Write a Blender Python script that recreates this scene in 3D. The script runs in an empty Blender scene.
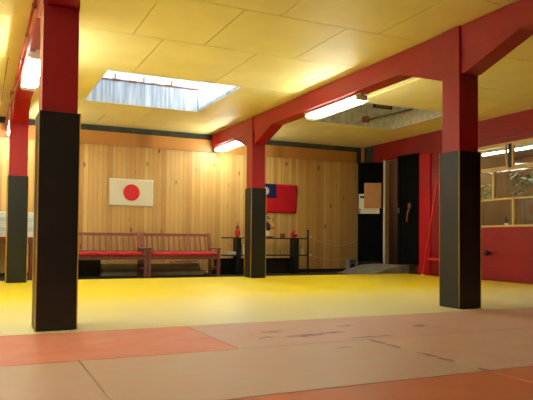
import bpy, bmesh, math, random
from mathutils import Vector, Matrix
random.seed(7)
S = bpy.context.scene
COL = S.collection
PI = math.pi

# ------------------------------------------------------------------ node helpers
def srgb(r, g, b):
    f = lambda c: (c/255/12.92) if c/255 <= .04045 else ((c/255+.055)/1.055)**2.4
    return (f(r), f(g), f(b), 1)

class NT:
    def __init__(s, name):
        s.m = bpy.data.materials.new(name); s.m.use_nodes = True
        s.t = s.m.node_tree; s.t.nodes.clear()
        s.out = s.n('ShaderNodeOutputMaterial')
    def n(s, typ, **kw):
        nd = s.t.nodes.new(typ)
        for k, v in kw.items(): setattr(nd, k, v)
        return nd
    def set(s, sock, v):
        if hasattr(v, 'is_output'): s.t.links.new(v, sock)
        elif v is not None: sock.default_value = v
    def math(s, op, a, b=None, c=None, clamp=False):
        nd = s.n('ShaderNodeMath', operation=op, use_clamp=clamp)
        s.set(nd.inputs[0], a); s.set(nd.inputs[1], b); s.set(nd.inputs[2], c)
        return nd.outputs[0]
    def mix(s, fac, a, b, blend='MIX'):
        nd = s.n('ShaderNodeMix', data_type='RGBA', blend_type=blend)
        s.set(nd.inputs[0], fac); s.set(nd.inputs[6], a); s.set(nd.inputs[7], b)
        return nd.outputs[2]
    def pos(s):
        g = s.n('ShaderNodeNewGeometry')
        x = s.n('ShaderNodeSeparateXYZ'); s.t.links.new(g.outputs['Position'], x.inputs[0])
        return g.outputs['Position'], x.outputs[0], x.outputs[1], x.outputs[2]
    def objc(s):
        g = s.n('ShaderNodeTexCoord')
        x = s.n('ShaderNodeSeparateXYZ'); s.t.links.new(g.outputs['Object'], x.inputs[0])
        return g.outputs['Object'], x.outputs[0], x.outputs[1], x.outputs[2]
    def comb(s, x, y, z):
        nd = s.n('ShaderNodeCombineXYZ')
        for i, v in enumerate((x, y, z)): s.set(nd.inputs[i], v)
        return nd.outputs[0]
    def scale(s, v, sc):
        nd = s.n('ShaderNodeMapping'); s.t.links.new(v, nd.inputs[0]); nd.inputs['Scale'].default_value = sc
        return nd.outputs[0]
    def noise(s, v, sc=5., det=3., rough=.5):
        nd = s.n('ShaderNodeTexNoise'); s.set(nd.inputs['Vector'], v)
        nd.inputs['Scale'].default_value = sc; nd.inputs['Detail'].default_value = det; nd.inputs['Roughness'].default_value = rough
        return nd.outputs[0]
    def ramp(s, f, stops):
        nd = s.n('ShaderNodeValToRGB'); s.set(nd.inputs[0], f)
        e = nd.color_ramp.elements
        while len(e) < len(stops): e.new(.5)
        for el, (p, c) in zip(e, stops): el.position = p; el.color = c
        return nd.outputs[0]
    def rng(s, f, a, b, c=0., d=1.):
        nd = s.n('ShaderNodeMapRange'); s.set(nd.inputs[0], f)
        for i, v in enumerate((a, b, c, d)): nd.inputs[i+1].default_value = v
        return nd.outputs[0]
    def white(s, v):
        nd = s.n('ShaderNodeTexWhiteNoise', noise_dimensions='1D'); s.set(nd.inputs['W'], v)
        return nd.outputs[0]
    def bsdf(s, col, rough=.5, bump=None, bstr=.3, bdist=.01, spec=.5, metal=0., coat=0.):
        b = s.n('ShaderNodeBsdfPrincipled')
        s.set(b.inputs['Base Color'], col); s.set(b.inputs['Roughness'], rough)
        b.inputs['Specular IOR Level'].default_value = spec; b.inputs['Metallic'].default_value = metal
        b.inputs['Coat Weight'].default_value = coat; b.inputs['Coat Roughness'].default_value = .15
        if bump is not None:
            n = s.n('ShaderNodeBump'); s.set(n.inputs['Height'], bump)
            n.inputs['Strength'].default_value = bstr; n.inputs['Distance'].default_value = bdist
            s.t.links.new(n.outputs[0], b.inputs['Normal'])
        s.t.links.new(b.outputs[0], s.out.inputs[0]); return s.m

def plain(name, c, rough=.5, var=.12, sc=8., bstr=.1, metal=0., spec=.5, coat=0.):
    t = NT(name); p = t.objc()[0]
    n = t.noise(p, sc, 3)
    col = t.mix(t.rng(n, .3, .7, 0, 1), tuple(x*(1-var) for x in c[:3])+(1,), tuple(min(1, x*(1+var)) for x in c[:3])+(1,))
    return t.bsdf(col, rough, t.noise(p, sc*6, 2), bstr, .004, spec, metal, coat)

def emit(name, c, strength):
    t = NT(name); e = t.n('ShaderNodeEmission'); e.inputs[0].default_value = c; e.inputs[1].default_value = strength
    t.t.links.new(e.outputs[0], t.out.inputs[0]); return t.m

def pine(name, light, dark, width=.094, knots=1., axis=0, rough=.42):
    t = NT(name); P = t.pos(); u = P[1+axis]; z = P[3]
    w = t.math('DIVIDE', u, width); i = t.math('FLOOR', w); f = t.math('FRACT', w)
    r = t.white(i)
    grain = t.noise(t.comb(t.math('MULTIPLY', u, 60.), t.math('MULTIPLY', i, 7.3), t.math('MULTIPLY', z, 3.)), 1., 4, .6)
    big = t.noise(t.comb(t.math('MULTIPLY', u, 1.2), i, t.math('MULTIPLY', z, .5)), 1., 2)
    k = t.math('ADD', t.math('MULTIPLY', r, .45), t.math('ADD', t.math('MULTIPLY', grain, .45), t.math('MULTIPLY', big, .25)))
    col = t.mix(t.rng(k, .25, .85), light, dark)
    vo = t.n('ShaderNodeTexVoronoi'); t.set(vo.inputs['Vector'], t.comb(t.math('MULTIPLY', f, .45), t.math('MULTIPLY', i, 5.1), t.math('MULTIPLY', z, 2.2)))
    vo.inputs['Scale'].default_value = 1.
    kn = t.rng(vo.outputs['Distance'], .06, .16, .9*knots, 0.)
    col = t.mix(kn, col, srgb(95, 55, 25))
    g = t.math('MINIMUM', f, t.math('SUBTRACT', 1., f))
    gm = t.rng(g, .02, .07, .42, 0.)
    col = t.mix(gm, col, srgb(105, 66, 30))
    return t.bsdf(col, rough, t.rng(g, .0, .1, 0, 1), .3, .004, .4)

def brick(name, c1, c2, axis=1, rough=.4):
    t = NT(name); P = t.pos()
    b = t.n('ShaderNodeTexBrick'); t.set(b.inputs['Vector'], t.comb(P[1+axis], P[3], 0.))
    b.inputs['Scale'].default_value = 1.; b.inputs['Brick Width'].default_value = .25; b.inputs['Row Height'].default_value = .08
    b.inputs['Mortar Size'].default_value = .008; b.inputs['Mortar Smooth'].default_value = .6
    n = t.noise(P[0], 3., 4)
    col = t.mix(t.rng(n, .3, .7), c1, c2)
    col = t.mix(t.math('MULTIPLY', b.outputs['Fac'], .35), col, tuple(x*.55 for x in c1[:3])+(1,))
    return t.bsdf(col, rough, t.math('SUBTRACT', t.noise(P[0], 40., 2), b.outputs['Fac']), .5, .006)

def mat_vinyl(name, c, worn, wornamt=.5, stains=(), rough=.5, grid=False, fade=None):
    t = NT(name); P = t.pos()
    n1 = t.noise(t.scale(P[0], (1.2, 2.6, 1)), 2.4, 6, .7); n2 = t.noise(t.scale(P[0], (2, 6, 1)), 11., 4, .7)
    k = t.math('ADD', t.math('MULTIPLY', n1, .7), t.math('MULTIPLY', n2, .3))
    col = t.mix(t.rng(k, .40, .60, 0, wornamt), tuple(x*(.84 if i else .96) for i, x in enumerate(c[:3]))+(1,), worn)
    if fade:                                    # paler tone blended in along y, edge wobbled by noise
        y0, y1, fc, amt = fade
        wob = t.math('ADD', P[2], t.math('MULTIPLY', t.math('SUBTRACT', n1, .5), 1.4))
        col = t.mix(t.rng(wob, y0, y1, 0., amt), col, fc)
    if stains:
        tot = None
        for (x, y, rx, ry, a, s) in stains:     # elongated dark scuffs at their own places
            dx = t.math('SUBTRACT', P[1], x); dy = t.math('SUBTRACT', P[2], y)
            u = t.math('ADD', t.math('MULTIPLY', dx, math.cos(a)), t.math('MULTIPLY', dy, math.sin(a)))
            v = t.math('SUBTRACT', t.math('MULTIPLY', dy, math.cos(a)), t.math('MULTIPLY', dx, math.sin(a)))
            d = t.math('ADD', t.math('POWER', t.math('DIVIDE', u, rx), 2.), t.math('POWER', t.math('DIVIDE', v, ry), 2.))
            d = t.math('ADD', d, t.math('MULTIPLY', t.math('SUBTRACT', t.noise(P[0], 14., 4, .65), .5), 5.))
            q = t.rng(d, .2, 1.4, s, 0.)
            tot = q if tot is None else t.math('MAXIMUM', tot, q)
        col = t.mix(tot, col, srgb(70, 48, 36))
    if grid:
        fx = t.math('FRACT', t.math('MULTIPLY', P[1], 25.)); fy = t.math('FRACT', t.math('MULTIPLY', P[2], 25.))
        gx = t.rng(t.math('ABSOLUTE', t.math('SUBTRACT', fx, .5)), .36, .5); gy = t.rng(t.math('ABSOLUTE', t.math('SUBTRACT', fy, .5)), .36, .5)
        h = t.math('SUBTRACT', 1., t.math('MAXIMUM', gx, gy))
        col = t.mix(t.math('MULTIPLY', t.math('SUBTRACT', 1., h), .10), col, tuple(x*.6 for x in c[:3])+(1,))
    else:
        h = t.noise(t.scale(P[0], (1, 1, 1)), 180., 2)
    return t.bsdf(col, rough, h, .15, .003, .35)

def glass(name, tint=(1, 1, 1, 1), boost=1.):
    t = NT(name)
    tr = t.n('ShaderNodeBsdfTransparent'); tr.inputs[0].default_value = tint
    gl = t.n('ShaderNodeBsdfGlossy'); gl.inputs['Roughness'].default_value = .035
    fr = t.n('ShaderNodeFresnel'); fr.inputs[0].default_value = 1.5
    g = t.n('ShaderNodeNewGeometry')
    f = t.math('MULTIPLY', t.math('MULTIPLY', fr.outputs[0], boost), t.math('SUBTRACT', 1., g.outputs['Backfacing']), clamp=True)
    mx = t.n('ShaderNodeMixShader'); t.set(mx.inputs[0], f)
    t.t.links.new(tr.outputs[0], mx.inputs[1]); t.t.links.new(gl.outputs[0], mx.inputs[2])
    t.t.links.new(mx.outputs[0], t.out.inputs[0]); return t.m

M = {}
M['ceil'] = plain('ceiling_paint', srgb(239, 226, 164), .55, .05, 2., .06)
M['gap'] = plain('ceiling_joint', srgb(150, 116, 62), .8)
M['pine'] = pine('pine_boards', srgb(214, 176, 112), srgb(178, 132, 72))
M['pine_band'] = pine('pine_plank', srgb(204, 148, 82), srgb(172, 114, 56), width=3.1, knots=1.)
M['brown_board'] = pine('brown_boards', srgb(165, 122, 85), srgb(132, 92, 62), axis=1, knots=.3)
M['redwall'] = brick('red_painted_brick', srgb(152, 16, 27), srgb(134, 12, 22))
def redpaint(name, c, bump=.35):
    t = NT(name); p = t.pos()[0]
    n = t.noise(p, 2.5, 4)
    col = t.mix(t.rng(n, .3, .7), tuple(x*.86 for x in c[:3])+(1,), c)
    return t.bsdf(col, .3, t.noise(t.scale(p, (1, 1, 1.6)), 42., 5, .7), bump, .02, .5)
M['red'] = redpaint('red_gloss_paint', srgb(170, 15, 32))
M['red3'] = redpaint('worn_red_paint', srgb(206, 52, 52), .1)
M['red2'] = redpaint('red_timber_paint', srgb(180, 14, 28), .15)
M['pad'] = plain('black_vinyl', srgb(18, 18, 20), .45, .1, 30., .25)
M['piping'] = plain('yellow_piping', srgb(205, 160, 50), .5)
M['dark'] = plain('dark_carpet', srgb(20, 25, 34), .9, .25, 30., .3)
M['grey'] = plain('grey_concrete', srgb(122, 116, 104), .85, .25, 5., .5)
M['darkgrey'] = plain('dark_grey_wall', srgb(62, 66, 62), .9, .35, 6., .4)
M['shaft_dark'] = plain('rough_grey_render', srgb(196, 194, 184), .9, .25, 9., .6)
M['plaster'] = plain('cream_plaster', srgb(222, 205, 165), .8, .06)
M['black'] = plain('black_paint', srgb(16, 17, 19), .45, .2)
M['blackgloss'] = plain('black_door_paint', srgb(6, 6, 6), .65, .15, 4., .1, spec=.06)
M['white'] = plain('white_paint', srgb(228, 228, 222), .5, .03)
M['lampwhite'] = plain('white_enamel', srgb(235, 235, 230), .4, .02)
M['tube'] = emit('fluorescent_tube', (.93, 1., .86, 1), 46.)
M['tube2'] = emit('small_tube', (.95, 1., .86, 1), 20.)
M['wire'] = plain('guard_wire', srgb(200, 190, 160), .4, .05, metal=.6)
M['bench'] = plain('reddish_teak', srgb(136, 78, 62), .5, .2, 14., .2)
M['cushion'] = plain('red_cushion', srgb(176, 18, 26), .8, .12, 20., .4)
M['plank1'] = plain('grey_timber', srgb(186, 166, 136), .7, .15, 5.)
M['plank3'] = plain('dark_grey_timber', srgb(140, 122, 98), .7, .15, 5.)
M['plank2'] = plain('tan_timber', srgb(214, 190, 150), .7, .15, 5.)
M['steel'] = plain('grey_steel', srgb(120, 116, 112), .4, .1, metal=.5)
M['rust'] = plain('rusty_brown', srgb(140, 82, 62), .7, .25)
M['orange_glow'] = plain('orange_slat', srgb(196, 120, 40), .5)
M['frame'] = plain('varnished_frame', srgb(206, 174, 112), .45, .1)
M['paper'] = plain('white_paper', srgb(222, 216, 200), .8, .03)
M['card'] = plain('brown_card', srgb(182, 128, 78), .8, .08)
M['ink'] = plain('blue_ink', srgb(50, 50, 120), .7)
M['pink'] = plain('pink_ink', srgb(220, 110, 110), .7)
M['leaf'] = plain('green_leaf', srgb(84, 124, 74), .35, .3, 12.)
M['stem'] = plain('brown_stem', srgb(90, 68, 44), .8)
M['terracotta'] = plain('terracotta', srgb(170, 95, 60), .8)
M['skin'] = plain('doll_skin', srgb(225, 175, 120), .6)
M['orange'] = plain('orange_cloth', srgb(224, 150, 60), .8)
M['navy'] = plain('dark_blue_cloth', srgb(48, 50, 70), .8)
M['clubwood'] = plain('club_wood', srgb(92, 54, 36), .6)
M['lacquer'] = plain('red_lacquer', srgb(190, 30, 34), .3, .1)
M['cream'] = plain('cream_ceramic', srgb(215, 190, 130), .5)
M['brownbox'] = plain('brown_box', srgb(130, 74, 40), .6)
M['rope'] = plain('white_rope', srgb(216, 196, 158), .85, .1, 60., .5)
M['table'] = plain('red_brown_table', srgb(120, 58, 46), .5)
M['drawer'] = plain('pale_blue_plastic', srgb(196, 206, 222), .4, .06)
M['drawer2'] = plain('white_plastic', srgb(226, 228, 230), .4, .03)
M['greybox'] = plain('grey_plastic', srgb(120, 122, 120), .6)
M['brownwood'] = plain('dark_brown_wood', srgb(120, 72, 46), .6)
M['glass'] = glass('window_glass', (.93, .95, .94, 1), 3.2)
M['roofglass'] = glass('roof_glass', (.95, .97, 1, 1), .6)
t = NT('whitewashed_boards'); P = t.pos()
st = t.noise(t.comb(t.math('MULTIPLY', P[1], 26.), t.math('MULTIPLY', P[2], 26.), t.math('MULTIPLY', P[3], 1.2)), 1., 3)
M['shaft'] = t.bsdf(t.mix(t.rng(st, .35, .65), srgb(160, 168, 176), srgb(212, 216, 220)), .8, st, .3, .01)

# mats
Y0, Y1, Y2, Y3 = 1.38, 2.506, 3.629, 4.745
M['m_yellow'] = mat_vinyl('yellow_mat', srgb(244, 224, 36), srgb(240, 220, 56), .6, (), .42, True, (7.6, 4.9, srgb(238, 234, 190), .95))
M['m_orange'] = mat_vinyl('orange_mat', srgb(232, 142, 114), srgb(228, 156, 134), .8, (), .5)
SC = [(2.05, 4.20, .10, .05, .2, .5), (2.20, 3.95, .16, .05, .1, .7), (2.45, 4.00, .12, .035, .0, .7), (1.9, 3.98, .10, .03, .3, .5), (2.75, 4.28, .09, .035, .1, .45), (2.62, 3.72, .2, .025, .0, .6), (3.33, 4.05, .09, .05, .3, .6)]
M['m_pink1'] = mat_vinyl('worn_pink_mat', srgb(222, 174, 160), srgb(212, 182, 168), 1., SC, .5)
M['m_pink2'] = mat_vinyl('pale_pink_mat', srgb(224, 178, 160), srgb(214, 182, 166), 1., (), .5)
SC2 = [(2.53, 3.0+i*.17-.5, .022+.012*random.random(), .07+.05*random.random(), .05, .55) for i in (0, 2, 3, 5, 6)] + [(2.2, 3.42, .07, .03, 0, .35)]
M['m_tan1'] = mat_vinyl('tan_mat', srgb(222, 186, 166), srgb(210, 184, 164), 1., (), .5)
M['m_tan2'] = mat_vinyl('tan_scuffed_mat', srgb(220, 184, 162), srgb(208, 182, 158), 1., SC2, .5)
M['m_tan3'] = mat_vinyl('pinkish_tan_mat', srgb(224, 180, 160), srgb(216, 186, 164), 1., SC2[:5], .5)
M['m_deep'] = mat_vinyl('deep_orange_mat', srgb(210, 112, 54), srgb(202, 120, 66), .8, (), .5)
M['m_deep2'] = mat_vinyl('deep_orange_mat_right', srgb(214, 120, 62), srgb(206, 128, 76), .8, (), .5)

# ------------------------------------------------------------------ mesh helpers
class MB:
    def __init__(s): s.b = bmesh.new()
    def box(s, x0, x1, y0, y1, z0, z1, bev=0., mi=0):
        r = bmesh.ops.create_cube(s.b, size=1)
        vs = r['verts']
        for v in vs:
            v.co = Vector(((x0+x1)/2+v.co.x*(x1-x0), (y0+y1)/2+v.co.y*(y1-y0), (z0+z1)/2+v.co.z*(z1-z0)))
        fs = list({f for v in vs for f in v.link_faces})
        if bev:
            es = list({e for v in vs for e in v.link_edges})
            bmesh.ops.bevel(s.b, geom=es, offset=bev, segments=2, affect='EDGES', profile=.5)
        for f in fs:
            if f.is_valid: f.material_index = mi
        return s
    def bar(s, a, b, w, h=None, up=Vector((0, 0, 1)), bev=0.):
        a, b = Vector(a), Vector(b); d = (b-a); L = d.length; d.normalize()
        h = h or w; sd = d.cross(up)
        if sd.length < 1e-4: sd = d.cross(Vector((0, 1, 0)))
        sd.normalize(); u2 = sd.cross(d)
        r = bmesh.ops.create_cube(s.b, size=1)
        for v in r['verts']:
            c = v.co.copy(); v.co = (a+b)/2 + d*c.y*L + sd*c.x*w + u2*c.z*h
        if bev:
            bmesh.ops.bevel(s.b, geom=list({e for v in r['verts'] for e in v.link_edges}), offset=bev, segments=2, affect='EDGES')
        return s
    def tube(s, pts, r, n=8, caps=True):
        pts = [Vector(p) for p in pts]; rings = []
        up0 = Vector((0, 0, 1))
        for i, p in enumerate(pts):
            d = (pts[min(i+1, len(pts)-1)]-pts[max(i-1, 0)]).normalized()
            sd = d.cross(up0)
            if sd.length < 1e-3: sd = d.cross(Vector((1, 0, 0)))
            sd.normalize(); u = sd.cross(d)
            rr = r[i] if isinstance(r, (list, tuple)) else r
            rings.append([s.b.verts.new(p+sd*math.cos(2*PI*k/n)*rr+u*math.sin(2*PI*k/n)*rr) for k in range(n)])
        for A, B in zip(rings, rings[1:]):
            for k in range(n): s.b.faces.new((A[k], A[(k+1) % n], B[(k+1) % n], B[k]))
        if caps:
            s.b.faces.new(rings[0][::-1]); s.b.faces.new(rings[-1])
        return s
    def lathe(s, prof, c=(0, 0, 0), n=20, sx=1., sy=1.):
        c = Vector(c); rings = []
        for r, z in prof:
            rings.append([s.b.verts.new(c+Vector((math.cos(2*PI*k/n)*r*sx, math.sin(2*PI*k/n)*r*sy, z))) for k in range(n)])
        for A, B in zip(rings, rings[1:]):
            for k in range(n): s.b.faces.new((A[k], A[(k+1) % n], B[(k+1) % n], B[k]))
        s.b.faces.new(rings[0][::-1]); s.b.faces.new(rings[-1])
        return s
    def prism(s, poly, y0, y1, axis='y'):
        mk = {'y': lambda a, b, t: (a, t, b), 'x': lambda a, b, t: (t, a, b), 'z': lambda a, b, t: (a, b, t)}[axis]
        A = [s.b.verts.new(mk(a, b, y0)) for a, b in poly]; B = [s.b.verts.new(mk(a, b, y1)) for a, b in poly]
        n = len(poly)
        s.b.faces.new(A); s.b.faces.new(B[::-1])
        for k in range(n): s.b.faces.new((A[k], B[k], B[(k+1) % n], A[(k+1) % n]))
        return s
    def build(s, name, mats, parent=None, origin=None, smooth=False, rotz=0.):
        bmesh.ops.recalc_face_normals(s.b, faces=s.b.faces)
        me = bpy.data.meshes.new(name)
        if origin is not None and parent is None:
            o0 = Vector(origin)
            if not getattr(s, 'local', False):
                for v in s.b.verts: v.co -= o0
        s.b.to_mesh(me); s.b.free()
        for m in (mats if isinstance(mats, list) else [mats]): me.materials.append(m)
        if smooth:
            for p in me.polygons: p.use_smooth = True
        o = bpy.data.objects.new(name, me); COL.objects.link(o)
        if parent is not None: o.parent = parent
        elif origin is not None: o.location = origin; o.rotation_euler.z = rotz
        return o

def tag(o, label, cat, group=None):
    o['label'] = label; o['category'] = cat
    if group: o['group'] = group
    return o
def thing(name, loc, label, cat, group=None, rotz=0.):
    o = bpy.data.objects.new(name, None); COL.objects.link(o); o.location = loc; o.rotation_euler.z = rotz
    o.empty_display_size = .1
    return tag(o, label, cat, group)
def struct(o, label=None, cat=None):
    o['kind'] = 'structure'
    if label: tag(o, label, cat)
    return o
def part(mb, name, m, parent, smooth=False): return mb.build(name, m, parent, smooth=smooth)
def copy_part(src, parent, loc=(0, 0, 0)):
    c = src.copy(); COL.objects.link(c); c.parent = parent; c.location = loc
    return c

# ------------------------------------------------------------------ dimensions
XW, XE, YF, YB, H, ZF = -3.75, 8.58, -3.0, 12.6, 3.0, -.04
SK1 = (1.55, 3.53, 8.40, 10.40); SK2 = (5.63, 7.63, 8.40, 10.2)

# ------------------------------------------------------------------ the setting
struct(MB().box(XW-.1, 11.0, YF-.1, 13.2, ZF-.1, ZF).build('floor', M['dark']), 'dark floor showing behind the yellow mats', 'floor')
cb = MB(); G = .005
rows = [YF, -1.85, -.62, .62, 1.85, 3.09, 4.32, 5.55, 6.80, 8.40, 10.40, 11.45, YB+.05]
seams = {7: [-3.0, -1.8, -.6, .62, 1.525, 2.37, 3.57, 4.75, 5.6, 6.9, 8.1], 8: [-2.6, -1.5, -.5, .69, 1.885, 3.07, 4.27, 5.6, 6.85, 8.0]}
for r in range(len(rows)-1):
    a, b = rows[r], rows[r+1]
    xs = seams.get(r, [XW+.4+.55*(r % 2)+1.22*k for k in range(12)])
    xs = [XW-.05]+[x for x in xs if XW < x < XE-.2]+[XE+.1]
    if r == 9:
        xs = sorted(set([XW-.05, -2.2, -.95, .3, SK1[0], SK1[1], 4.6, SK2[0], SK2[1], XE+.1]))
    for x0, x1 in zip(xs, xs[1:]):
        if r == 9 and x0 in (SK1[0], SK2[0]): continue
        y0, y1 = a, b
        cb.box(x0+G, x1-G, y0+G, y1-G, H, H+.012)
cb.box(SK2[0]+G, SK2[1]-G, SK2[3]+G, 10.40-G, H, H+.012)
# the backing deck, open under the two roof lights
for x0, x1, y0, y1 in ((XW-.1, XE+.1, YF-.1, 8.40), (XW-.1, XE+.1, 10.40, YB+.2), (XW-.1, SK1[0], 8.40, 10.40), (SK1[1], SK2[0], 8.40, 10.40), (SK2[1], XE+.1, 8.40, 10.40), (SK2[0], SK2[1], SK2[3], 10.40)):
    cb.box(x0, x1, y0, y1, H+.012, H+.10, mi=1)
struct(cb.build('ceiling', [M['ceil'], M['gap']]), 'pale yellow panelled ceiling with two roof light openings', 'ceiling')
struct(MB().box(XW-.1, XE+.12, YB, YB+.1, ZF, H+.1).build('wall_back', M['darkgrey']))
wb = MB().box(XW, 8.43, YB-.03, YB, ZF, 2.605)
struct(wb.build('wall_back_boarding', M['pine']), 'vertical pine boarding on the back wall', 'wall')
struct(MB().box(XW, 8.36, YB-.05, YB-.001, 2.605, 2.875).build('trim_1', M['pine_band']), 'horizontal knotty pine board along the top of the back wall', 'trim')
struct(MB().box(XW, 8.43, YB-.04, YB-.03, ZF, .03).build('baseboard_back', M['black']), 'black skirting below the pine wall', 'skirting')
struct(MB().box(XW-.1, XW, YF, YB+.1, ZF, H+.1).build('wall_left', M['plaster']))
struct(MB().box(XW-.1, XE+.12, YF-.1, YF, ZF, H+.1).build('wall_front', M['plaster']))
# right wall with the window opening and the doorway
WY0, WY1, WZ0, WZ1 = 6.45, 9.62, 1.01, 2.5
DY0, DY1, DZ1 = 10.45, 11.72, 2.6
wr = MB()
for y0, y1, z0, z1 in ((YF, WY0, ZF, H), (WY0, WY1, ZF, WZ0), (WY0, WY1, WZ1, H), (WY1, DY0, ZF, H), (DY0, DY1, DZ1, H), (DY1, 12.15, ZF, H)):
    wr.box(XE, XE+.12, y0, y1, z0, z1)
struct(wr.build('wall_right', M['redwall']), 'red painted brick wall on the right', 'wall')
struct(MB().box(XE, XE+.12, 12.15, YB+.1, ZF, H).build('wall_right_corner', M['darkgrey']))
struct(MB().box(XE-.03, XE, 10.08, 10.47, ZF, 2.56).build('trim_2', M['red2']), 'bright red upright board beside the black double door', 'trim')
struct(MB().box(XE-.015, XE, YF, 12.15, 2.575, 2.605).build('trim_3', M['redwall']), 'thin red ledge above the door and window', 'trim')
# room behind the window, corridor behind the doorway
struct(MB().box(10.7, 10.8, 5.6, 9.95, ZF, 2.57).box(8.7, 10.8, 5.5, 5.6, ZF, 2.57).box(8.7, 9.7, 9.95, 10.05, ZF, 2.8).box(9.7, 10.8, 9.95, 10.05, ZF, 2.57).build('wall_storeroom', M['brown_board']), 'brown boarded wall seen through the window', 'wall')
struct(MB().box(8.7, 10.8, 5.5, 10.05, 2.57, 2.67).build('ceiling_storeroom', M['plaster']))
struct(MB().box(9.6, 9.7, 10.05, 13.2, ZF, 2.8).box(8.7, 9.7, 13.1, 13.2, ZF, 2.8).box(8.6, 8.7, 12.7, 13.2, ZF, 2.9).build('wall_corridor', M['brown_board']), 'brown boards seen through the open doorway', 'wall')
struct(MB().box(8.7, 9.7, 10.05, 13.2, 2.8, 2.9).build('ceiling_corridor', M['plaster']))

# roof lights
def rooflight(name, sk, mat, label, z1, lid):
    x0, x1, y0, y1 = sk
    root = thing(name, ((x0+x1)/2, (y0+y1)/2, H), label, 'skylight'); root['kind'] = 'structure'
    hx, hy = (x1-x0)/2, (y1-y0)/2; Z = z1-H; T = .06
    m = MB().box(-hx-T, hx+T, hy, hy+T, 0.10, Z if lid else .40).box(-hx-T, hx+T, -hy-T, -hy, .10, Z).box(-hx-T, -hx, -hy, hy, .10, Z).box(hx, hx+T, -hy, hy, .10, Z)
    m.box(-hx-.0, hx, hy-.004, hy+.02, -.0, .10).box(-hx, hx, -hy-.02, -hy+.004, 0, .10).box(-hx-.02, -hx+.004, -hy, hy, 0, .10).box(hx-.004, hx+.02, -hy, hy, 0, .10)
    part(m, 'shaft', mat, root)
    e = MB(); w = .022
    e.box(-hx-w, hx+w, hy-.002, hy+w, -.008, .004).box(-hx-w, hx+w, -hy-w, -hy+.002, -.008, .004).box(-hx-w, -hx+.002, -hy, hy, -.008, .004).box(hx-.002, hx+w, -hy, hy, -.008, .004)
    part(e, 'edge_trim', M['white'], root)
    if lid: part(MB().box(-hx-T, hx+T, -hy-T, hy+T, Z, Z+.08), 'cover', M['shaft_dark'], root)
    else:
        part(MB().box(-hx-T, hx+T, -hy-T, hy+T, Z, Z+.006), 'roof_pane', M['roofglass'], root)
        rg = random.Random(4); b = MB(); x = -hx
        while x < hx-.001:
            x2 = min(hx, x+rg.uniform(.05, .16)); b.box(x, x2, hy-.012, hy+.03, .385-rg.uniform(0, .012), .402+rg.uniform(0, .014)); x = x2
        part(b, 'sill', M['rust'], root)
        part(MB().box(-hx, hx, hy+.03, hy+.036, .40, Z), 'clerestory_pane', M['roofglass'], root)
        for k in range(1, 4):
            part(MB().box(-hx+k*hx/2-.012, -hx+k*hx/2+.012, hy-.0, hy+.03, .40, Z-.001), 'glazing_bar', M['steel'], root)
    return root
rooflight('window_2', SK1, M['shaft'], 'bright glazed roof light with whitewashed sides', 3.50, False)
r2 = rooflight('window_3', SK2, M['shaft_dark'], 'dark roof light with rough grey sides, half behind a red column', 3.62, True)

# window in the right wall: frame, panes, two tilting top sashes
wroot = thing('window_1', (XE, (WY0+WY1)/2, WZ0), 'wood framed window with many panes in the red wall', 'window'); wroot['kind'] = 'structure'
hy = (WY1-WY0)/2; ym = (WY0+WY1)/2; L = lambda y: y-ym
T1, T2 = 2.02-WZ0, 1.485-WZ0; TH = WZ1-WZ0
fm = MB().box(-.03, .09, -hy, hy, -.035, .0).box(-.0, .08, -hy, hy, TH-.03, TH).box(0, .08, -hy, -hy+.04, 0, TH).box(0, .08, hy-.04, hy, 0, TH)
fm.box(0, .08, -hy, hy, T1-.016, T1+.016).box(0, .08, -hy, hy, T2-.015, T2+.015)
for y in (8.38, 7.28): fm.box(.0, .08, L(y)-.02, L(y)+.02, T2, T1)
for y in (9.05, 7.92, 6.9): fm.box(.0, .08, L(y)-.02, L(y)+.02, 0, T2)
part(fm, 'window_frame', M['frame'], wroot)
part(MB().box(.005, .075, L(7.945), L(8.025), T1+.022, TH-.03).box(.005, .075, L(9.1), L(9.18), T1+.022, TH-.03).box(.005, .075, L(6.75), L(6.83), T1+.022, TH-.03), 'mullion', M['black'], wroot)
def panes(ys, z0, z1, tl=0.):
    for a, b in zip(ys, ys[1:]):
        q = part(MB().box(-.002, .002, L(a)+.02, L(b)-.02, z0, z1), 'pane', M['glass'], wroot); q.location.x = .04; q.rotation_euler.y = tl
panes([6.49, 7.28, 8.38, 9.58], T2+.02, T1-.022, .0035)
panes([6.49, 6.9, 7.92, 9.05, 9.58], 0, T2-.02)
def sash(y0, y1, tilt):
    e = bpy.data.objects.new('sash', None); COL.objects.link(e); e.parent = wroot
    # frame mesh rotated about its bottom edge
    f = MB(); h = TH-.03-T1-.022; w = .035; Y0_, Y1_ = L(y0), L(y1)
    f.box(-.02, .02, Y0_, Y1_, 0, w).box(-.02, .02, Y0_, Y1_, h-w, h).box(-.02, .02, Y0_, Y0_+w, w, h-w).box(-.02, .02, Y1_-w, Y1_, w, h-w)
    bpy.data.objects.remove(e)
    fr = part(f, 'sash', M['frame'], wroot); fr.location = (.02, 0, T1+.022); fr.rotation_euler = (0, -tilt, 0)
    p = MB().box(-.002, .002, Y0_+w, Y1_-w, w, h-w).build('sash_pane', M['glass'], fr)
sash(8.03, 9.09, .13); sash(6.84, 7.94, .004)

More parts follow.
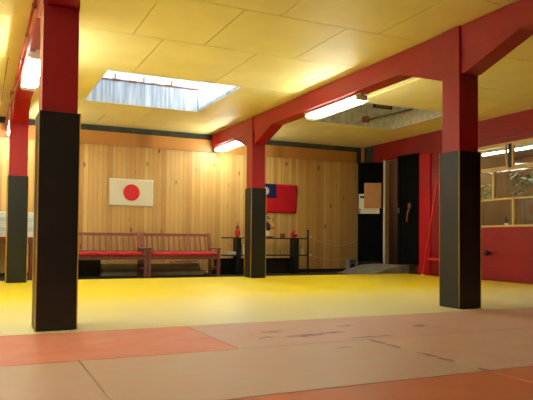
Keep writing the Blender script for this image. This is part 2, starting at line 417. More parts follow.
# doors: a doorway with two black leaves
dj = MB().box(XE-.025, XE+.012, DY1-.03, DY1, ZF, DZ1).box(XE-.02, XE+.012, DY0, DY0+.03, ZF, DZ1)
struct(dj.build('trim_4', M['white']), 'pale door frame around the open doorway', 'door frame')
struct(MB().box(XE+.012, XE+.125, DY1-.02, DY1, ZF, DZ1).box(XE+.012, XE+.125, DY0, DY0+.02, ZF, DZ1).box(XE+.0, XE+.125, DY0, DY1, DZ1-.02, DZ1).build('trim_7', M['brown_board']))
def leaf(name, free, hinge, z0, z1, label):
    d = Vector((hinge[0]-free[0], hinge[1]-free[1])); a = math.atan2(d.y, d.x); w = d.length
    r = thing(name, (free[0], free[1], z0), label, 'door', rotz=a); r['kind'] = 'structure'
    part(MB().box(0, w-.01, 0, .04, 0, z1-z0), 'panel', M['blackgloss'], r)
    m = MB()
    for xa, xb, za, zb in ((0, w-.01, 0, .12), (0, w-.01, z1-z0-.1, z1-z0), (0, .08, 0, z1-z0), (w-.09, w-.01, 0, z1-z0), (0, w-.01, 1.0, 1.1)): m.box(xa, xb, -.012, 0, za, zb)
    part(m, 'rails', M['blackgloss'], r)
    part(MB().box(.03, .06, -.05, -.012, 1.12, 1.24), 'door_handle', M['steel'], r)
    return r, a, w
dl, al, wl = leaf('door_1', (8.06, 12.04), (XE-.03, 11.72), .22, 2.54, 'open black door leaf with papers pinned to it')
dr, ar, wrr = leaf('door_2', (8.44, 11.02), (XE-.03, 10.43), .20, 2.60, 'black door leaf standing ajar next to the red wall')
dr.rotation_euler.z = ar
tag(struct(MB().prism([(7.5, ZF), (XE, ZF), (XE, .17), (8.2, .15)], 10.80, 12.05, 'y').build('ramp', M['grey'])), 'grey concrete ramp in front of the black doors', 'ramp')

# ------------------------------------------------------------------ columns
CW = .2984; CI = .018; MH = 1.663
def column(loc, label):
    r = thing('column', loc, label, 'column', 'padded red columns')
    if not column.src:
        a, b = CI, CW-CI
        column.src['shaft'] = part(MB().box(a, b, a, b, -ZF*0+ZF, 2.715, .004), 'shaft', M['red'], r)
        p = MB()
        p.box(0, CW, 0, CI, 0.002, MH, .006).box(0, CW, CW-CI, CW, .002, MH, .006).box(0, CI, CI, CW-CI, .002, MH).box(CW-CI, CW, CI, CW-CI, .002, MH)
        pad = column.src['pad'] = part(p, 'padding', M['pad'], r)
        pipes = []
        for (x, y) in ((0, 0), (CW, 0), (0, CW), (CW, CW)):
            q = part(MB().tube([(x, y, .004), (x, y, .8), (x, y, MH)], .0048, 6), 'piping', M['piping'], pad); pipes.append(q)
        column.src['pipes'] = pipes
        c = MB()
        for x0, x1 in ((CI-.004, CI+.011), (CW-CI-.011, CW-CI+.004)): c.box(x0, x1, CI, CW-CI, 2.48, H-.012)
        column.src['collar'] = part(c, 'collar', M['red'], r)
    else:
        copy_part(column.src['shaft'], r); p = copy_part(column.src['pad'], r); copy_part(column.src['collar'], r)
        for q in column.src['pipes']: copy_part(q, p)
    return r
column.src = {}
xL, xR = .3971, 4.5459
column((xL, 4.862, 0), 'red column with black padding standing closest to the camera at the left')
column((xL, 10.21, 0), 'padded red column at the far left, in front of the white drawers')
column((xR, 4.903, 0), 'padded red column on the right, standing at the edge of the pink mats')
column((xR, 10.283, 0), 'padded red column in the middle distance, covering part of the red flag')

# beams with haunches at the columns
def beam(xc, cols, label):
    bx = xc+CW/2; hw = .1125
    r = thing('beam', (bx, 0, H), label, 'beam', 'red ceiling beams')
    part(MB().box(-hw, hw, YF, YB-.06, 2.722-H, -.006, .006), 'span', M['red'], r)
    for yc in cols:
        lo, hi = yc+CI-.001, yc+CW-CI+.001
        for s, y in ((-1, lo), (1, hi)):
            m = MB().prism([(y, 2.48-H), (y+s*.06, 2.48-H), (y+s*.78, 2.722-H), (y, 2.722-H)], -hw+.004, hw-.004, 'x')
            part(m, 'haunch', M['red'], r)
    return r
beam(xL, (4.862, 10.21), 'red beam over the two left columns')
beam(xR, (4.903, 10.283), 'long red beam crossing the picture over the right and middle columns')
# conduit along the left beam
cd = thing('conduit', (xL+.012, 8, 2.78), 'thin painted pipe clipped along the side of the left beam', 'pipe')
part(MB().tube([(0, -2.4, 0), (0, 0, 0), (0, 4.4, 0)], .011, 8), 'pipe', M['red'], cd, True)
for k in range(7): part(MB().box(-.016, .02, -2.2+k*.9-.02, -2.2+k*.9+.02, -.02, .02), 'clip', M['rust'], cd)

# ------------------------------------------------------------------ caged fluorescent lights
def lamp(x, y0, y1, label, z=2.722):
    r = thing('ceiling_light', (x, y0, z), label, 'light', 'caged fluorescent lights under the beams')
    if not lamp.src:
        Ln = y1-y0
        lamp.src['housing'] = part(MB().box(-.03, .03, 0, Ln, -.05, -.001, .004).box(-.078, .078, .05, Ln-.05, -.046, -.034), 'housing', M['lampwhite'], r)
        lamp.src['tubes'] = [part(MB().tube([(sx, .05, -.072), (sx, Ln/2, -.072), (sx, Ln-.05, -.072)], .019, 10), 'tube', M['tube'], r, True) for sx in (-.058, .058)]
        lamp.src['caps'] = [part(MB().box(-.085, .085, ya, ya+.05, -.1, -.03, .006), 'end_cap', M['lampwhite'], r) for ya in (0, Ln-.05)]
        g = MB()
        for k in range(7):
            y = .03+(Ln-.06)*k/6
            g.tube([(-.1, y, -.012), (-.105, y, -.09), (-.07, y, -.125), (.07, y, -.125), (.105, y, -.09), (.1, y, -.012)], .0025, 5)
        for x_, z_ in ((-.105, -.09), (-.07, -.125), (0, -.125), (.07, -.125), (.105, -.09)):
            g.tube([(x_, .0, z_), (x_, Ln, z_)], .0025, 5)
        lamp.src['guard'] = part(g, 'wire_guard', M['wire'], r)
    else:
        for q in [lamp.src['housing'], lamp.src['guard']]+lamp.src['tubes']+lamp.src['caps']: copy_part(q, r)
    return r
lamp.src = {}
bl, br = xL+CW/2, xR+CW/2
lamp(br, 6.92, 8.38, 'caged fluorescent tube light under the right beam, beside the dark roof light')
lamp(br, 11.0, 12.46, 'caged fluorescent tube light under the far end of the right beam')
lamp(bl, 6.92, 8.38, 'caged fluorescent tube light under the left beam, just left of the nearest column')
lamp(bl, 11.0, 12.46, 'caged fluorescent tube light at the far end of the left beam')

for y, lb in ((1.6, 'added unseen tube light on the ceiling left of the camera, level with the front mats'), (4.6, 'added unseen tube light on the ceiling of the left bay, level with the nearest column'), (7.6, 'added unseen tube light on the ceiling of the left bay, closest to the pine wall')):
    lamp(-1.75, y, y+1.46, lb, H-.001)  # extra lamps out of view, added to brighten the hall
# ------------------------------------------------------------------ mats
def slab(x0, x1, y0, y1): return MB().box(x0+.003, x1-.003, y0+.003, y1-.003, ZF, 0, .006)
def mat(x0, x1, y0, y1, m, label):
    o = slab(x0, x1, y0, y1).build('floor_mat', m, None, ((x0+x1)/2, (y0+y1)/2, ZF))
    return tag(o, label, 'mat', 'foam mats in the front rows')
# yellow field: one surface fitted around the four columns
xs = [-3.7, xL-.004, xL+CW+.004, xR-.004, xR+CW+.004, 8.42]
ys = [Y3+.003, 4.858, 5.172, 10.2, 10.596, 10.72]
ym_ = MB()
holes = {(1, 1), (3, 1), (1, 3), (3, 3)}
gv = {}
def V(i, j, z):
    if (i, j, z) not in gv: gv[(i, j, z)] = ym_.b.verts.new((xs[i], ys[j], z))
    return gv[(i, j, z)]
for i in range(5):
    for j in range(5):
        if (i, j) in holes: continue
        ym_.b.faces.new((V(i, j, 0), V(i+1, j, 0), V(i+1, j+1, 0), V(i, j+1, 0)))
        ym_.b.faces.new((V(i, j, ZF), V(i, j+1, ZF), V(i+1, j+1, ZF), V(i+1, j, ZF)))
        for (a, b, n) in (((i, j), (i+1, j), (i, j-1)), ((i+1, j), (i+1, j+1), (i+1, j)), ((i+1, j+1), (i, j+1), (i, j+1)), ((i, j+1), (i, j), (i-1, j))):
            if n in holes or not (0 <= n[0] < 5 and 0 <= n[1] < 5):
                ym_.b.faces.new((V(*a, ZF), V(*b, ZF), V(*b, 0), V(*a, 0)))
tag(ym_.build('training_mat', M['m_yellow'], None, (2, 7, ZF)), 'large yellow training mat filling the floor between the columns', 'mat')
mat(-2.5, -.46, Y2, Y3, M['m_orange'], 'orange mat in the row before the yellow field, outside the left edge')
mat(-.46, 1.528, Y2, Y3, M['m_orange'], 'orange mat in front of the nearest column, along the yellow field')
mat(1.528, 3.51, Y2, Y3, M['m_pink1'], 'worn pink mat with dark scuffs, directly right of the orange mat')
mat(3.51, 5.5, Y2, Y3, M['m_pink2'], 'pale pink mat at the foot of the right column')
mat(5.5, 7.5, Y2, Y3, M['m_pink2'], 'pale pink mat running out of the picture at the right edge')
mat(-1.46, .535, Y1, Y2, M['m_tan1'], 'tan mat in the lower left corner of the picture')
mat(.535, 2.515, Y1, Y2, M['m_tan2'], 'long tan mat in the middle of the second row, in front of the orange mat')
mat(2.515, 4.5, Y1, Y2, M['m_tan3'], 'pinkish tan mat right of the black scuffed seam')
mat(4.5, 6.5, Y1, Y2, M['m_tan3'], 'pinkish tan mat outside the right edge of the picture')
mat(.54, 2.52, Y0, Y1, M['m_deep'], 'deep orange mat at the bottom centre of the picture')
mat(2.52, 4.5, Y0, Y1, M['m_deep2'], 'slightly lighter deep orange mat in the lower right corner')

# ------------------------------------------------------------------ flags
def flag(x0, x1, z0, z1, y, amp, ph):
    nx, nz = 26, 18; m = MB(); g = []
    for side in (0, 1):
        g.append([[m.b.verts.new((x0+(x1-x0)*i/nx, y-.004*side-amp(i/nx, j/nz), z0+(z1-z0)*j/nz)) for i in range(nx+1)] for j in range(nz+1)])
    for s in (0, 1):
        for j in range(nz):
            for i in range(nx): m.b.faces.new((g[s][j][i], g[s][j][i+1], g[s][j+1][i+1], g[s][j+1][i]))
    for j in range(nz):
        for i in (0, nx): m.b.faces.new((g[0][j][i], g[0][j+1][i], g[1][j+1][i], g[1][j][i]))
    for i in range(nx):
        for j in (0, nz): m.b.faces.new((g[0][j][i], g[0][j][i+1], g[1][j][i+1], g[1][j][i]))
    return m
# white flag with the red disc (the disc is dyed into the cloth: a colour pattern of the mesh)
t = NT('white_flag_cloth'); P = t.pos()
dx = t.math('SUBTRACT', P[1], 2.842); dz = t.math('SUBTRACT', P[3], 1.652)
d = t.math('SQRT', t.math('ADD', t.math('MULTIPLY', dx, dx), t.math('MULTIPLY', dz, dz)))
wv = t.noise(P[0], 260., 2)
M['flagw'] = t.bsdf(t.mix(t.math('GREATER_THAN', d, .172), srgb(214, 52, 62), srgb(214, 208, 186)), .85, wv, .2, .002, .2)
o = flag(2.385, 3.298, 1.372, 1.930, YB-.034, lambda u, v: .006+.006*math.sin(u*9+v*3)*(1-v), 0).build('hanging_flag', M['flagw'], None, (2.84, YB-.03, 1.37), True)
tag(o, 'white flag with a red disc hanging on the pine wall', 'flag')
t = NT('red_flag_cloth'); P = t.pos()
FX0, FX1, FZ0, FZ1 = 5.62, 6.70, 1.325, 1.985
cx, cz = (FX0+6.165)/2, (FZ1+1.655)/2
canton = t.math('MULTIPLY', t.math('LESS_THAN', P[1], 6.165), t.math('GREATER_THAN', P[3], 1.655))
dx = t.math('SUBTRACT', P[1], cx); dz = t.math('SUBTRACT', P[3], cz)
d = t.math('SQRT', t.math('ADD', t.math('MULTIPLY', dx, dx), t.math('MULTIPLY', dz, dz)))
an = t.math('FRACT', t.math('DIVIDE', t.math('ARCTAN2', dz, dx), 2*PI/12))
tri = t.math('ABSOLUTE', t.math('SUBTRACT', an, .5))
ray = t.math('ADD', .055, t.math('MULTIPLY', tri, .10))
star = t.math('LESS_THAN', d, ray)
ring = t.math('MULTIPLY', t.math('GREATER_THAN', d, .050), t.math('LESS_THAN', d, .058))
star = t.math('SUBTRACT', star, ring, clamp=True)
col = t.mix(canton, srgb(182, 22, 34), t.mix(star, srgb(28, 34, 84), srgb(230, 230, 225)))
M['flagr'] = t.bsdf(col, .8, t.noise(P[0], 260., 2), .2, .002, .2)
fold = lambda u, v: .022+.016*math.sin(9*(u+.55*v)+1)*min(1, u*1.6)*(1.15-v)+.012*math.sin(17*(u+.7*v))*u*(1-v)
o = flag(FX0, FX1, FZ0, FZ1, YB-.034, fold, 0).build('hanging_flag', M['flagr'], None, (6.2, YB-.03, 1.3), True)
tag(o, 'red flag with a dark blue corner, partly behind the middle column', 'flag')

# ------------------------------------------------------------------ benches
def bench(x0, x1, label):
    yf, yb = 11.62, 12.18; W = x1-x0
    r = thing('bench', (x0, yf, ZF), label, 'bench', 'wooden benches along the back wall')
    D = yb-yf; Z = lambda z: z-ZF; w = .058
    for x in (0, W-w):
        part(MB().box(x, x+w, 0, w, 0, Z(.50), .004), 'leg', M['bench'], r)
        m = MB().bar((x+w/2, D-w/2, 0), (x+w/2, D-w/2, Z(.40)), w, .05).bar((x+w/2, D-w/2, Z(.39)), (x+w/2, D+.09, Z(.825)), w, .045)
        part(m, 'leg', M['bench'], r)
        part(MB().box(x-.005, x+w+.005, -.03, D+.02, Z(.50), Z(.53), .006), 'armrest', M['bench'], r)
        part(MB().box(x+.012, x+w-.012, w, D-w, Z(.10), Z(.14)), 'stretcher', M['bench'], r)
        part(MB().box(x+.012, x+w-.012, w, D-w, Z(.30), Z(.36)), 'side_rail', M['bench'], r)
    part(MB().box(w, W-w, .01, .04, Z(.30), Z(.355), .004), 'front_rail', M['bench'], r)
    part(MB().box(w, W-w, D-.04, D-.01, Z(.29), Z(.355)), 'back_rail', M['bench'], r)
    s = MB()
    for k in range(6): s.box(.0+w*0+.004, W-.004, .065+k*.075, .065+k*.075+.06, Z(.355), Z(.375), .003) if 0 < k < 6 else s.box(w+.002, W-w-.002, -.01, .06, Z(.355), Z(.375), .003)
    part(s, 'seat', M['bench'], r)
    yy = lambda z: D-w/2+(z-.39)/(.825-.39)*(.09+w/2)
    part(MB().bar((w, yy(.785), Z(.785)), (W-w, yy(.785), Z(.785)), .03, .058, bev=.004), 'top_rail', M['bench'], r)
    part(MB().bar((w, yy(.44), Z(.44)), (W-w, yy(.44), Z(.44)), .03, .05), 'lower_rail', M['bench'], r)
    n = 12
    for k in range(n):
        x = w+(W-2*w)*(k+.5)/n
        part(MB().bar((x, yy(.46), Z(.46)), (x, yy(.76), Z(.76)), .03, .014), 'slat', M['bench'], r)
    return r
bench(1.47, 2.955, 'reddish wooden bench on the left, running behind the nearest column')
bench(2.975, 4.46, 'reddish wooden bench on the right, next to the black shelf')
def cushion(x0, x1, label, sd):
    rnd = random.Random(sd); nx, ny = 40, 8; y0, y1 = 11.595, 12.10; z0 = .3765
    m = MB(); top = []; bot = []
    ph = rnd.random()*6
    for j in range(ny+1):
        a = []; b = []
        for i in range(nx+1):
            u, v = i/nx, j/ny
            e = min(1, min(u, 1-u)*16)*.5+min(1, min(v, 1-v)*5)*.5
            h = .03+.042*math.sqrt(max(0, e))*(1 if 0 < u < 1 and 0 < v < 1 else .35)+.005*math.sin(u*23+ph)+.004*math.sin(u*41+v*5)
            a.append(m.b.verts.new((x0+(x1-x0)*u, y0+(y1-y0)*v, z0+h)))
            dr_ = 0
            b.append(m.b.verts.new((x0+(x1-x0)*u, y0+(y1-y0)*v, z0+.001+dr_)))
        top.append(a); bot.append(b)
    for j in range(ny):
        for i in range(nx):
            m.b.faces.new((top[j][i], top[j][i+1], top[j+1][i+1], top[j+1][i])); m.b.faces.new((bot[j][i], bot[j+1][i], bot[j+1][i+1], bot[j][i+1]))
    for i in range(nx):
        for j in (0, ny): m.b.faces.new((top[j][i], bot[j][i], bot[j][i+1], top[j][i+1]))
    for j in range(ny):
        for i in (0, nx): m.b.faces.new((top[j][i], top[j+1][i], bot[j+1][i], bot[j][i]))
    tag(m.build('seat_cushion', M['cushion'], None, ((x0+x1)/2, 11.85, z0), True), label, 'cushion', 'red bench cushions')
cushion(1.535, 2.89, 'long red cushion on the left bench', 1)
cushion(3.04, 4.395, 'long red cushion on the right bench, next to the black shelf', 2)

# planks and crate under the benches
zz = ZF
PL = [(2.2, 4.30, 12.18, 12.50, .07, 'plank1', 'lowest grey board in the stack under the benches'),
      (2.22, 4.26, 12.19, 12.50, .065, 'plank3', 'grey board second from the floor in the stack under the benches'),
      (2.2, 4.22, 12.18, 12.49, .065, 'plank1', 'grey board third from the floor in the stack under the benches'),
      (2.23, 4.2, 12.18, 12.50, .045, 'plank2', 'pale topmost board of the stack under the benches')]
for x0, x1, y0, y1, h, m, lb in PL:
    tag(MB().box(x0, x1, y0, y1, zz, zz+h, .004).build('board', M[m], None, ((x0+x1)/2, (y0+y1)/2, zz)), lb, 'board', 'boards stacked under the benches'); zz += h
bk = thing('wooden_sword', (3.95, 12.34, zz), 'short brown wooden piece lying on the stacked boards', 'wooden stick')
part(MB().tube([(-.22, 0, .02), (-.05, .01, .024), (.12, .0, .03), (.25, -.01, .045)], [.016, .019, .019, .012], 8), 'blade', M['brownwood'], bk, True)
part(MB().tube([(-.34, -.004, .019), (-.22, 0, .02)], .019, 8), 'grip', M['card'], bk, True)
cr = thing('crate', (1.9, 12.42, ZF), 'low dark wooden crate under the left bench', 'crate')
part(MB().box(-.3, .29, -.13, .13, 0, .30, .006), 'box', M['black'], cr)
part(MB().box(-.31, .3, -.135, .135, .30, .32, .004), 'lid', M['black'], cr)
ct = MB()
ct.lathe([(.02, 0), (.085, .012), (.09, .035), (.06, .06), (.015, .07)], (4.43, 12.38, ZF), 12, 1.1, .8)
tag(ct.build('cloth_bundle', M['cream'], None, (4.43, 12.38, ZF), True), 'small pale bundle on the floor behind the right bench leg', 'bundle')

# ------------------------------------------------------------------ black shelf with ornaments
sh = thing('shelf_unit', (5.7, 12.05, ZF), 'low black open shelf with two levels behind the middle column', 'shelf')
Zs = lambda z: z-ZF
part(MB().box(-1.0, .95, -.15, .15, Zs(.725), Zs(.752), .004), 'top_board', M['black'], sh)
part(MB().box(-1.0, .95, -.15, .15, Zs(.355), Zs(.382), .004), 'lower_board', M['black'], sh)
for xa, xb in ((-.745, -.645), (.625, .745)):
    part(MB().box(xa, xb, -.11, .11, 0, Zs(.355)), 'pedestal', M['black'], sh)
    part(MB().box(xa, xb, -.11, .11, Zs(.382), Zs(.725)), 'pedestal', M['black'], sh)
part(MB().tube([(.975, -.1, 0), (.975, -.1, .5), (.975, -.1, Zs(.90))], .019, 8).lathe([(.005, 0), (.03, .015), (.03, .03), (.005, .045)], (.975, -.1, Zs(.895)), 10), 'post', M['black'], sh, True)
ch = thing('chest', (5.57, 12.37, ZF), 'long low black chest on the floor behind the shelf', 'chest')
part(MB().box(-.92, .94, -.16, .16, 0, .30, .006), 'body', M['black'], ch)
part(MB().box(-.93, .95, -.17, .17, .30, .33, .006), 'lid', M['blackgloss'], ch)
ZT = .754
fg = thing('figurine', (5.0, 12.02, ZT), 'small red figurine with a pointed top on the left end of the shelf', 'figurine')
part(MB().lathe([(.035, 0), (.05, .03), (.062, .09), (.055, .15), (.03, .18)], (0, 0, 0), 16), 'body', M['lacquer'], fg, True)
part(MB().lathe([(.03, .18), (.042, .215), (.03, .25), (.01, .262)], (0, 0, 0), 14), 'head', M['rust'], fg, True)
part(MB().lathe([(.014, .26), (.008, .31), (.002, .35)], (0, 0, 0), 8), 'hat', M['lacquer'], fg, True)
dol = thing('doll', (5.68, 12.0, ZT), 'standing doll in dark robe with orange sleeves on the shelf', 'doll')
part(MB().box(-.09, .12, -.07, .07, 0, .025, .004), 'base', M['black'], dol)
part(MB().lathe([(.075, .025), (.085, .06), (.06, .16), (.05, .2)], (0, 0, 0), 14, 1., .7), 'skirt', M['paper'], dol, True)
part(MB().lathe([(.062, .15), (.085, .2), (.08, .27), (.05, .32), (.025, .335)], (0, 0, 0), 14, 1., .7), 'robe', M['navy'], dol, True)
for s in (-1, 1):
    part(MB().tube([(s*.055, 0, .31), (s*.11, -.02, .27), (s*.12, -.05, .2)], [.03, .04, .045], 8), 'sleeve', M['orange'], dol, True)
hd = part(MB().lathe([(.012, .33), (.036, .35), (.042, .38), (.034, .41), (.01, .425)], (0, 0, 0), 14), 'head', M['skin'], dol, True)
part(MB().lathe([(.1, .405), (.085, .415), (.045, .43), (.03, .46), (.006, .47)], (0, 0, 0), 16), 'hat', M['navy'], dol, True)
part(MB().lathe([(.006, .47), (.035, .49), (.03, .52), (.005, .53)], (-.03, 0, 0), 8), 'tassel', M['navy'], dol, True)
bx = thing('small_box', (6.08, 12.03, ZT), 'little brown box on the shelf right of the doll', 'box')
part(MB().box(-.05, .05, -.04, .04, 0, .075, .003), 'body', M['brownbox'], bx); part(MB().box(-.053, .053, -.043, .043, .075, .09, .003), 'lid', M['brownbox'], bx)
da = thing('round_ornament', (6.35, 12.0, ZT), 'round red ornament with a white spot on the right end of the shelf', 'ornament')
part(MB().lathe([(.03, 0), (.062, .02), (.082, .065), (.075, .11), (.045, .145), (.008, .158)], (0, 0, 0), 20), 'body', M['lacquer'], da, True)
fc = MB().lathe([(.002, .0), (.026, .004), (.022, .012), (.002, .016)], (0, 0, 0), 14)
bmesh.ops.rotate(fc.b, verts=fc.b.verts, cent=(0, 0, 0), matrix=Matrix.Rotation(math.radians(90), 3, 'X'))
bmesh.ops.translate(fc.b, verts=fc.b.verts, vec=(.012, -.066, .1))
part(fc, 'face', M['cream'], da, True)
ZL = .384
pz = ZL+.002
for k, (w, a) in enumerate(((.18, .0), (.17, .1), (.16, -.08))):
    m = MB().box(-w/2, w/2, -.07, .07, 0, .02, .003); m.local = True
    tag(m.build('folded_paper', M['paper'], None, (4.845, 12.0, pz), rotz=a), ['bottom white folded sheet on the lower shelf next to the bench', 'middle white folded sheet on the lower shelf next to the bench', 'top white folded sheet on the lower shelf next to the bench'][k], 'paper', 'white papers on the lower shelf'); pz += .021
bkk = thing('book', (5.14, 12.02, ZL), 'upright white book on the lower shelf left of the middle column', 'book')
part(MB().box(-.05, .05, -.08, .08, 0, .22, .003), 'cover', M['paper'], bkk); part(MB().box(-.043, .043, -.075, .082, .004, .216), 'pages', M['cream'], bkk)
sg = thing('statuette', (6.56, 12.0, ZL), 'small cream statuette on the right end of the lower shelf', 'statuette')
part(MB().lathe([(.04, 0), (.042, .02), (.03, .03), (.034, .08), (.028, .13), (.014, .145)], (0, 0, 0), 14), 'body', M['cream'], sg, True)
part(MB().lathe([(.012, .14), (.026, .16), (.026, .185), (.008, .205)], (0, 0, 0), 14), 'head', M['cream'], sg, True)

# ropes from the shelf post to the wall end
def rope(z0, z1, zm, label):
    a = Vector((6.735, 11.95, z0)); b = Vector((8.40, 12.55, z1)); pts = []
    for i in range(25):
        u = i/24; p = a.lerp(b, u); p.z += (zm-(z0+z1)/2)*4*u*(1-u); pts.append(p)
    r = thing('rope', a, label, 'rope', 'white ropes between shelf and wall')
    part(MB().tube([p-a for p in pts], .0085, 6), 'strand', M['rope'], r, True)
    part(MB().lathe([(.02, -.03), (.032, -.015), (.032, .015), (.02, .03)], (0, 0, 0), 10), 'knot', M['rope'], r, True)
rope(.775, .72, .59, 'upper white rope sagging between the shelf post and the wall')
rope(.37, .35, .255, 'lower white rope sagging between the shelf post and the wall')

# ------------------------------------------------------------------ left table with drawer unit
tb = thing('table', (.35, 12.2, ZF), 'red brown wooden table at the far left', 'table')
part(MB().box(-.7, .64, -.28, .28, .71, .75, .006), 'tabletop', M['table'], tb)
part(MB().box(-.64, .58, -.24, .24, .62, .71), 'apron', M['table'], tb)
for x in (-.64, .52):
    for y in (-.24, .18): part(MB().box(x, x+.06, y, y+.06, 0, .62), 'leg', M['table'], tb)
du = thing('drawer_unit', (.4, 12.2, .71), 'white plastic drawer unit with pale blue fronts on the far left table', 'drawers')
part(MB().box(-.52, .52, -.18, .2, 0, .46, .005), 'body', M['drawer2'], du)
for cxx in (-.347, 0, .347):
    for k in range(5):
        d_ = part(MB().box(cxx-.16, cxx+.16, -.2, -.18, .015+k*.088, .015+k*.088+.078, .004), 'drawer', M['drawer'] if k % 2 else M['drawer2'], du)
        part(MB().box(cxx-.05, cxx+.05, -.212, -.2, .06+k*.088, .072+k*.088), 'pull', M['drawer'], d_)

# ------------------------------------------------------------------ papers on the left door leaf
def on_leaf(u, v, free, a, off): # point on a door leaf's front face
    return (free[0]+math.cos(a)*u+math.sin(a)*off, free[1]+math.sin(a)*u-math.cos(a)*off, v)
def sheet(name, u0, u1, z0, z1, off, th, m, label, cat):
    p = on_leaf((u0+u1)/2, z0, (8.06, 12.04), al, off)
    r = thing(name, p, label, cat, rotz=al); w = (u1-u0)/2
    part(MB().box(-w, w, -th, 0, 0, z1-z0), 'sheet', m, r)
    return r, w
ps, w = sheet('notice', .02, .50, 1.34, 1.80, .0125, .003, M['paper'], 'white notice with a small blue and pink mark on the open black door', 'notice')
part(MB().box(-w+.03, -w+.17, -.0045, -.003, .36, .42), 'blue_mark', M['ink'], ps); part(MB().box(-w+.18, -w+.26, -.0045, -.003, .355, .425), 'pink_mark', M['pink'], ps)
for k in range(3): part(MB().box(-w+.03, w-.04, -.004, -.003, .03+k*.03, .036+k*.03), 'text_line', M['greybox'], ps)
cs, w = sheet('cardboard', .145, .54, 1.46, 2.06, .018, .006, M['card'], 'brown cardboard sheet hung over the white notice on the open door', 'cardboard')
part(MB().tube([(-w+.03, -.004, .59), (-.0, -.004, .78), (w-.03, -.004, .59)], .0025, 5), 'string', M['black'], cs)

# brown wooden thing hanging on the right leaf
hk = thing('wooden_club', on_leaf(.34, 1.12, (8.44, 11.02), ar, .014), 'brown wooden club hanging on the right black door', 'club', rotz=ar)
part(MB().tube([(-.04, -.03, 0), (-.02, -.03, .16), (.03, -.03, .3)], [.022, .028, .03], 8), 'shaft', M['clubwood'], hk, True)
part(MB().lathe([(.02, .3), (.045, .33), (.045, .40), (.02, .42)], (.035, -.035, 0), 10, 1, .6), 'head', M['brownwood'], hk, True)

# floor items beside the ramp
sp = thing('speaker', (8.06, 12.34, ZF), 'small grey square speaker on the floor beside the ramp', 'speaker', rotz=.1)
part(MB().box(-.1, .1, -.08, .08, 0, .29, .008), 'cabinet', M['greybox'], sp)
dk = MB().lathe([(.002, 0), (.06, .0), (.055, .012), (.02, .008), (.002, .012)], (0, 0, 0), 18)
bmesh.ops.rotate(dk.b, verts=dk.b.verts, cent=(0, 0, 0), matrix=Matrix.Rotation(math.radians(90), 3, 'X'))
bmesh.ops.translate(dk.b, verts=dk.b.verts, vec=(0, -.08, .14)); part(dk, 'cone', M['black'], sp, True)
part(MB().box(-.07, .07, -.083, -.08, .24, .265), 'grille', M['black'], sp)
bg = MB().lathe([(.05, 0), (.1, .02), (.1, .07), (.05, .11), (.012, .12)], (8.27, 12.27, ZF), 12, 1.1, .7)
tag(bg.build('bag', M['black'], None, (8.27, 12.27, ZF), True), 'little black bag on the floor next to the grey speaker', 'bag')

# plain corner pipe, use unknown
pp = thing('corner_pipe', (8.50, 12.48, 2.6), 'short pale vertical pipe in the top right corner above the open door', 'pipe')
part(MB().tube([(0, 0, 0), (0, 0, .2), (0, 0, .395)], .045, 12), 'tube', M['card'], pp, True)
part(MB().box(-.06, .06, -.06, .06, .0, .03), 'flange', M['steel'], pp)

# red trestle leaning by the right wall
tr = thing('trestle', (8.40, 9.66, ZF+.04), 'red wooden trestle standing at the red wall behind the right column', 'trestle')
for s in (-1, 1):
    part(MB().bar((0, s*.46, 0.012), (0, s*.02, 1.9), .035, .035), 'leg', M['red3'], tr)
    part(MB().box(-.025, .025, s*.46-.03, s*.46+.03, 0, .018), 'foot', M['cream'], tr)
part(MB().bar((.03, -.37, .34), (.03, .37, .34), .03, .045), 'crossbar', M['red3'], tr)
part(MB().box(-.03, .03, -.06, .06, 1.88, 1.93), 'cap', M['red2'], tr)
# black knob on the red wall
kn = thing('wall_valve', (XE, 8.42, .5), 'black round knob on a short red rod on the red wall', 'valve')
part(MB().tube([(-.001, 0, 0), (-.09, 0, 0)], .016, 8), 'rod', M['red2'], kn, True)
kb = MB().lathe([(.02, 0), (.05, .01), (.055, .04), (.04, .07), (.01, .075)], (0, 0, 0), 14)
bmesh.ops.rotate(kb.b, verts=kb.b.verts, cent=(0, 0, 0), matrix=Matrix.Rotation(math.radians(-90), 3, 'Y'))
bmesh.ops.translate(kb.b, verts=kb.b.verts, vec=(-.09, 0, 0)); part(kb, 'knob', M['black'], kn, True)
part(MB().tube([(-.05, .0, 0), (-.05, .18, .015)], .012, 8), 'lever', M['red2'], kn, True)

# skylight fittings
vt = thing('vent_grille', (7.40, SK2[3]-.006, 3.455), 'black vent with orange slats high inside the dark roof light', 'vent')
part(MB().box(-.22, .22, -.05, 0, -.05, .06), 'housing', M['black'], vt)
for k in range(6): part(MB().box(-.19+k*.065, -.15+k*.065, -.056, -.05, -.035, -.005), 'slat', M['orange_glow'], vt)
br_ = thing('brace_bar', (6.98, SK2[3]-.006, 3.12), 'grey metal bar with a brown block across the dark roof light', 'bar')
part(MB().box(-.06, .06, -.09, 0, -.04, .07, .004), 'block', M['rust'], br_)
part(MB().tube([(.0, -.07, .0), (.32, -.36, .08), (.644, -.70, .165)], .021, 8), 'rod', M['steel'], br_, True)
bt = MB().box(5.58, 5.62, 5.6, 8.36, H-.012, H-.001)
struct(bt.build('trim_5', M['ceil']), 'thin batten on the ceiling right of the beam', 'trim')

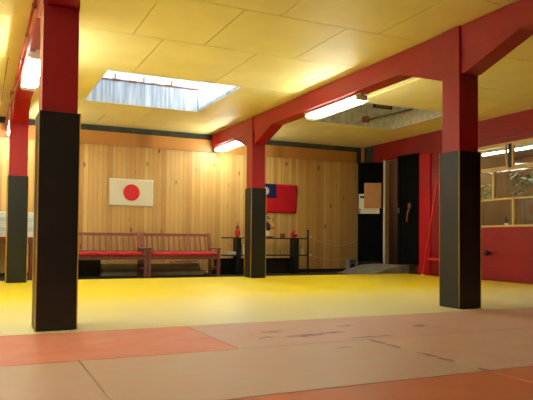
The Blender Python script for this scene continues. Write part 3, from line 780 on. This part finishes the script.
# ------------------------------------------------------------------ storeroom things seen through the window
def plant(x, y, z0, label, n, rad, zc, sd):
    rnd = random.Random(sd)
    r = thing('potted_plant', (x, y, ZF), label, 'plant')
    part(MB().lathe([(.1, 0), (.14, .25), (.15, .27), (.13, .27), (.12, .22), (.01, .22)], (0, 0, 0), 16), 'pot', M['terracotta'], r, True)
    part(MB().tube([(0, 0, .2), (.02, .02, .9), (0, .03, zc+.15)], [.014, .011, .006], 7), 'stem', M['stem'], r, True)
    m = MB()
    for k in range(n):
        th = rnd.random()*2*PI; ph = rnd.uniform(-1, 1); rr = rad*rnd.random()**.5
        c = Vector((math.cos(th)*rr*.7, math.sin(th)*rr, zc+ph*rad*.75))
        d = Vector((math.cos(th), math.sin(th), rnd.uniform(-.8, .3))).normalized(); L_ = rnd.uniform(.08, .14); w_ = L_*.32
        sd_ = d.cross(Vector((0, 0, 1))).normalized(); up = sd_.cross(d)
        rows_ = [(0, .1), (.3, .9), (.6, 1.), (.85, .55), (1, .05)]; prev = None
        for q, ww in rows_:
            b = c+d*L_*q-up*(q*q*L_*.25)
            cur = [m.b.verts.new(b-sd_*w_*ww+up*.008*ww), m.b.verts.new(b), m.b.verts.new(b+sd_*w_*ww+up*.008*ww)]
            if prev:
                for a_ in (0, 1): m.b.faces.new((prev[a_], prev[a_+1], cur[a_+1], cur[a_]))
            prev = cur
    part(m, 'foliage', M['leaf'], r)
    return r
plant(9.22, 8.22, 0, 'green leafy potted plant behind the window glass', 110, .34, 1.86, 3)
plant(9.0, 9.02, 0, 'green plant behind the window, half hidden by the right column', 50, .16, 1.75, 5)
bo = thing('bottle', (8.80, 8.27, WZ0-.0), 'small dark bottle with a white foot on the sill behind the window', 'bottle')
part(MB().lathe([(.04, 0), (.045, .02), (.04, .04), (.02, .045)], (0, 0, 0), 12), 'foot', M['white'], bo, True)
part(MB().lathe([(.02, .045), (.028, .06), (.028, .13), (.012, .16), (.01, .2)], (0, 0, 0), 12), 'body', M['navy'], bo, True)
struct(MB().box(XE+.12, XE+.34, WY0, WY1, WZ0-.04, WZ0-.001).build('trim_6', M['frame']), 'inner window ledge', 'trim')
lr = thing('ceiling_light', (9.42, 8.05, 2.568), 'fluorescent tube light on the ceiling of the room behind the window', 'light')  # follows the bright line in the panes; added also to light this room
part(MB().box(-.04, .04, 0, 1.45, -.05, 0), 'housing', M['lampwhite'], lr)
part(MB().tube([(0, .03, -.07), (0, 1.42, -.07)], .018, 8), 'tube', M['tube2'], lr, True)

lc = thing('ceiling_light', (9.15, 11.5, 2.799), 'added unseen tube light on the corridor ceiling behind the double door', 'light')  # added lamp, hidden above the door head, brightens the corridor boards
part(MB().box(-.03, .03, 0, .6, -.04, 0), 'housing', M['lampwhite'], lc)
part(MB().tube([(0, .03, -.055), (0, .57, -.055)], .014, 8), 'tube', M['tube'], lc, True)
# ------------------------------------------------------------------ daylight
W = bpy.data.worlds.new('sky'); S.world = W; W.use_nodes = True
bgn = W.node_tree.nodes['Background']; bgn.inputs[0].default_value = (.66, .83, 1., 1); bgn.inputs[1].default_value = 1.05
sun = bpy.data.lights.new('sun', 'SUN'); sun.energy = 22; sun.angle = math.radians(2); sun.color = (1, .97, .92)
so = bpy.data.objects.new('sun', sun); COL.objects.link(so)
el = math.radians(12); dirv = Vector((math.cos(el), -.04, -math.sin(el)))
so.rotation_euler = dirv.to_track_quat('-Z', 'Y').to_euler(); so.location = (-20, 8, 12)

# ------------------------------------------------------------------ camera
f, yaw, pitch, roll, sy = 609.61, .4413, .0280, .0094, 22.9
cy, sn = math.cos(yaw), math.sin(yaw)
fwd = Vector((sn*math.cos(pitch), cy*math.cos(pitch), math.sin(pitch)))
r_ = Vector((cy, -sn, 0)); u_ = r_.cross(fwd)
c, s = math.cos(roll), math.sin(roll)
r2_ = c*r_+s*u_; u2_ = -s*r_+c*u_
cam = bpy.data.cameras.new('camera'); co = bpy.data.objects.new('camera', cam); COL.objects.link(co)
m = Matrix((r2_, u2_, -fwd)).transposed().to_4x4(); m.translation = Vector((0, 0, .70)); co.matrix_world = m
cam.sensor_width = 36; cam.lens = f*36/533; cam.shift_y = sy/533; cam.clip_start = .05
S.camera = co
S.view_settings.view_transform = 'Standard'; S.view_settings.look = 'None'; S.view_settings.gamma = 1; S.view_settings.use_curve_mapping = False
S.view_settings.exposure = 1.1
S.cycles.max_bounces = 10; S.cycles.diffuse_bounces = 6; S.cycles.transparent_max_bounces = 12
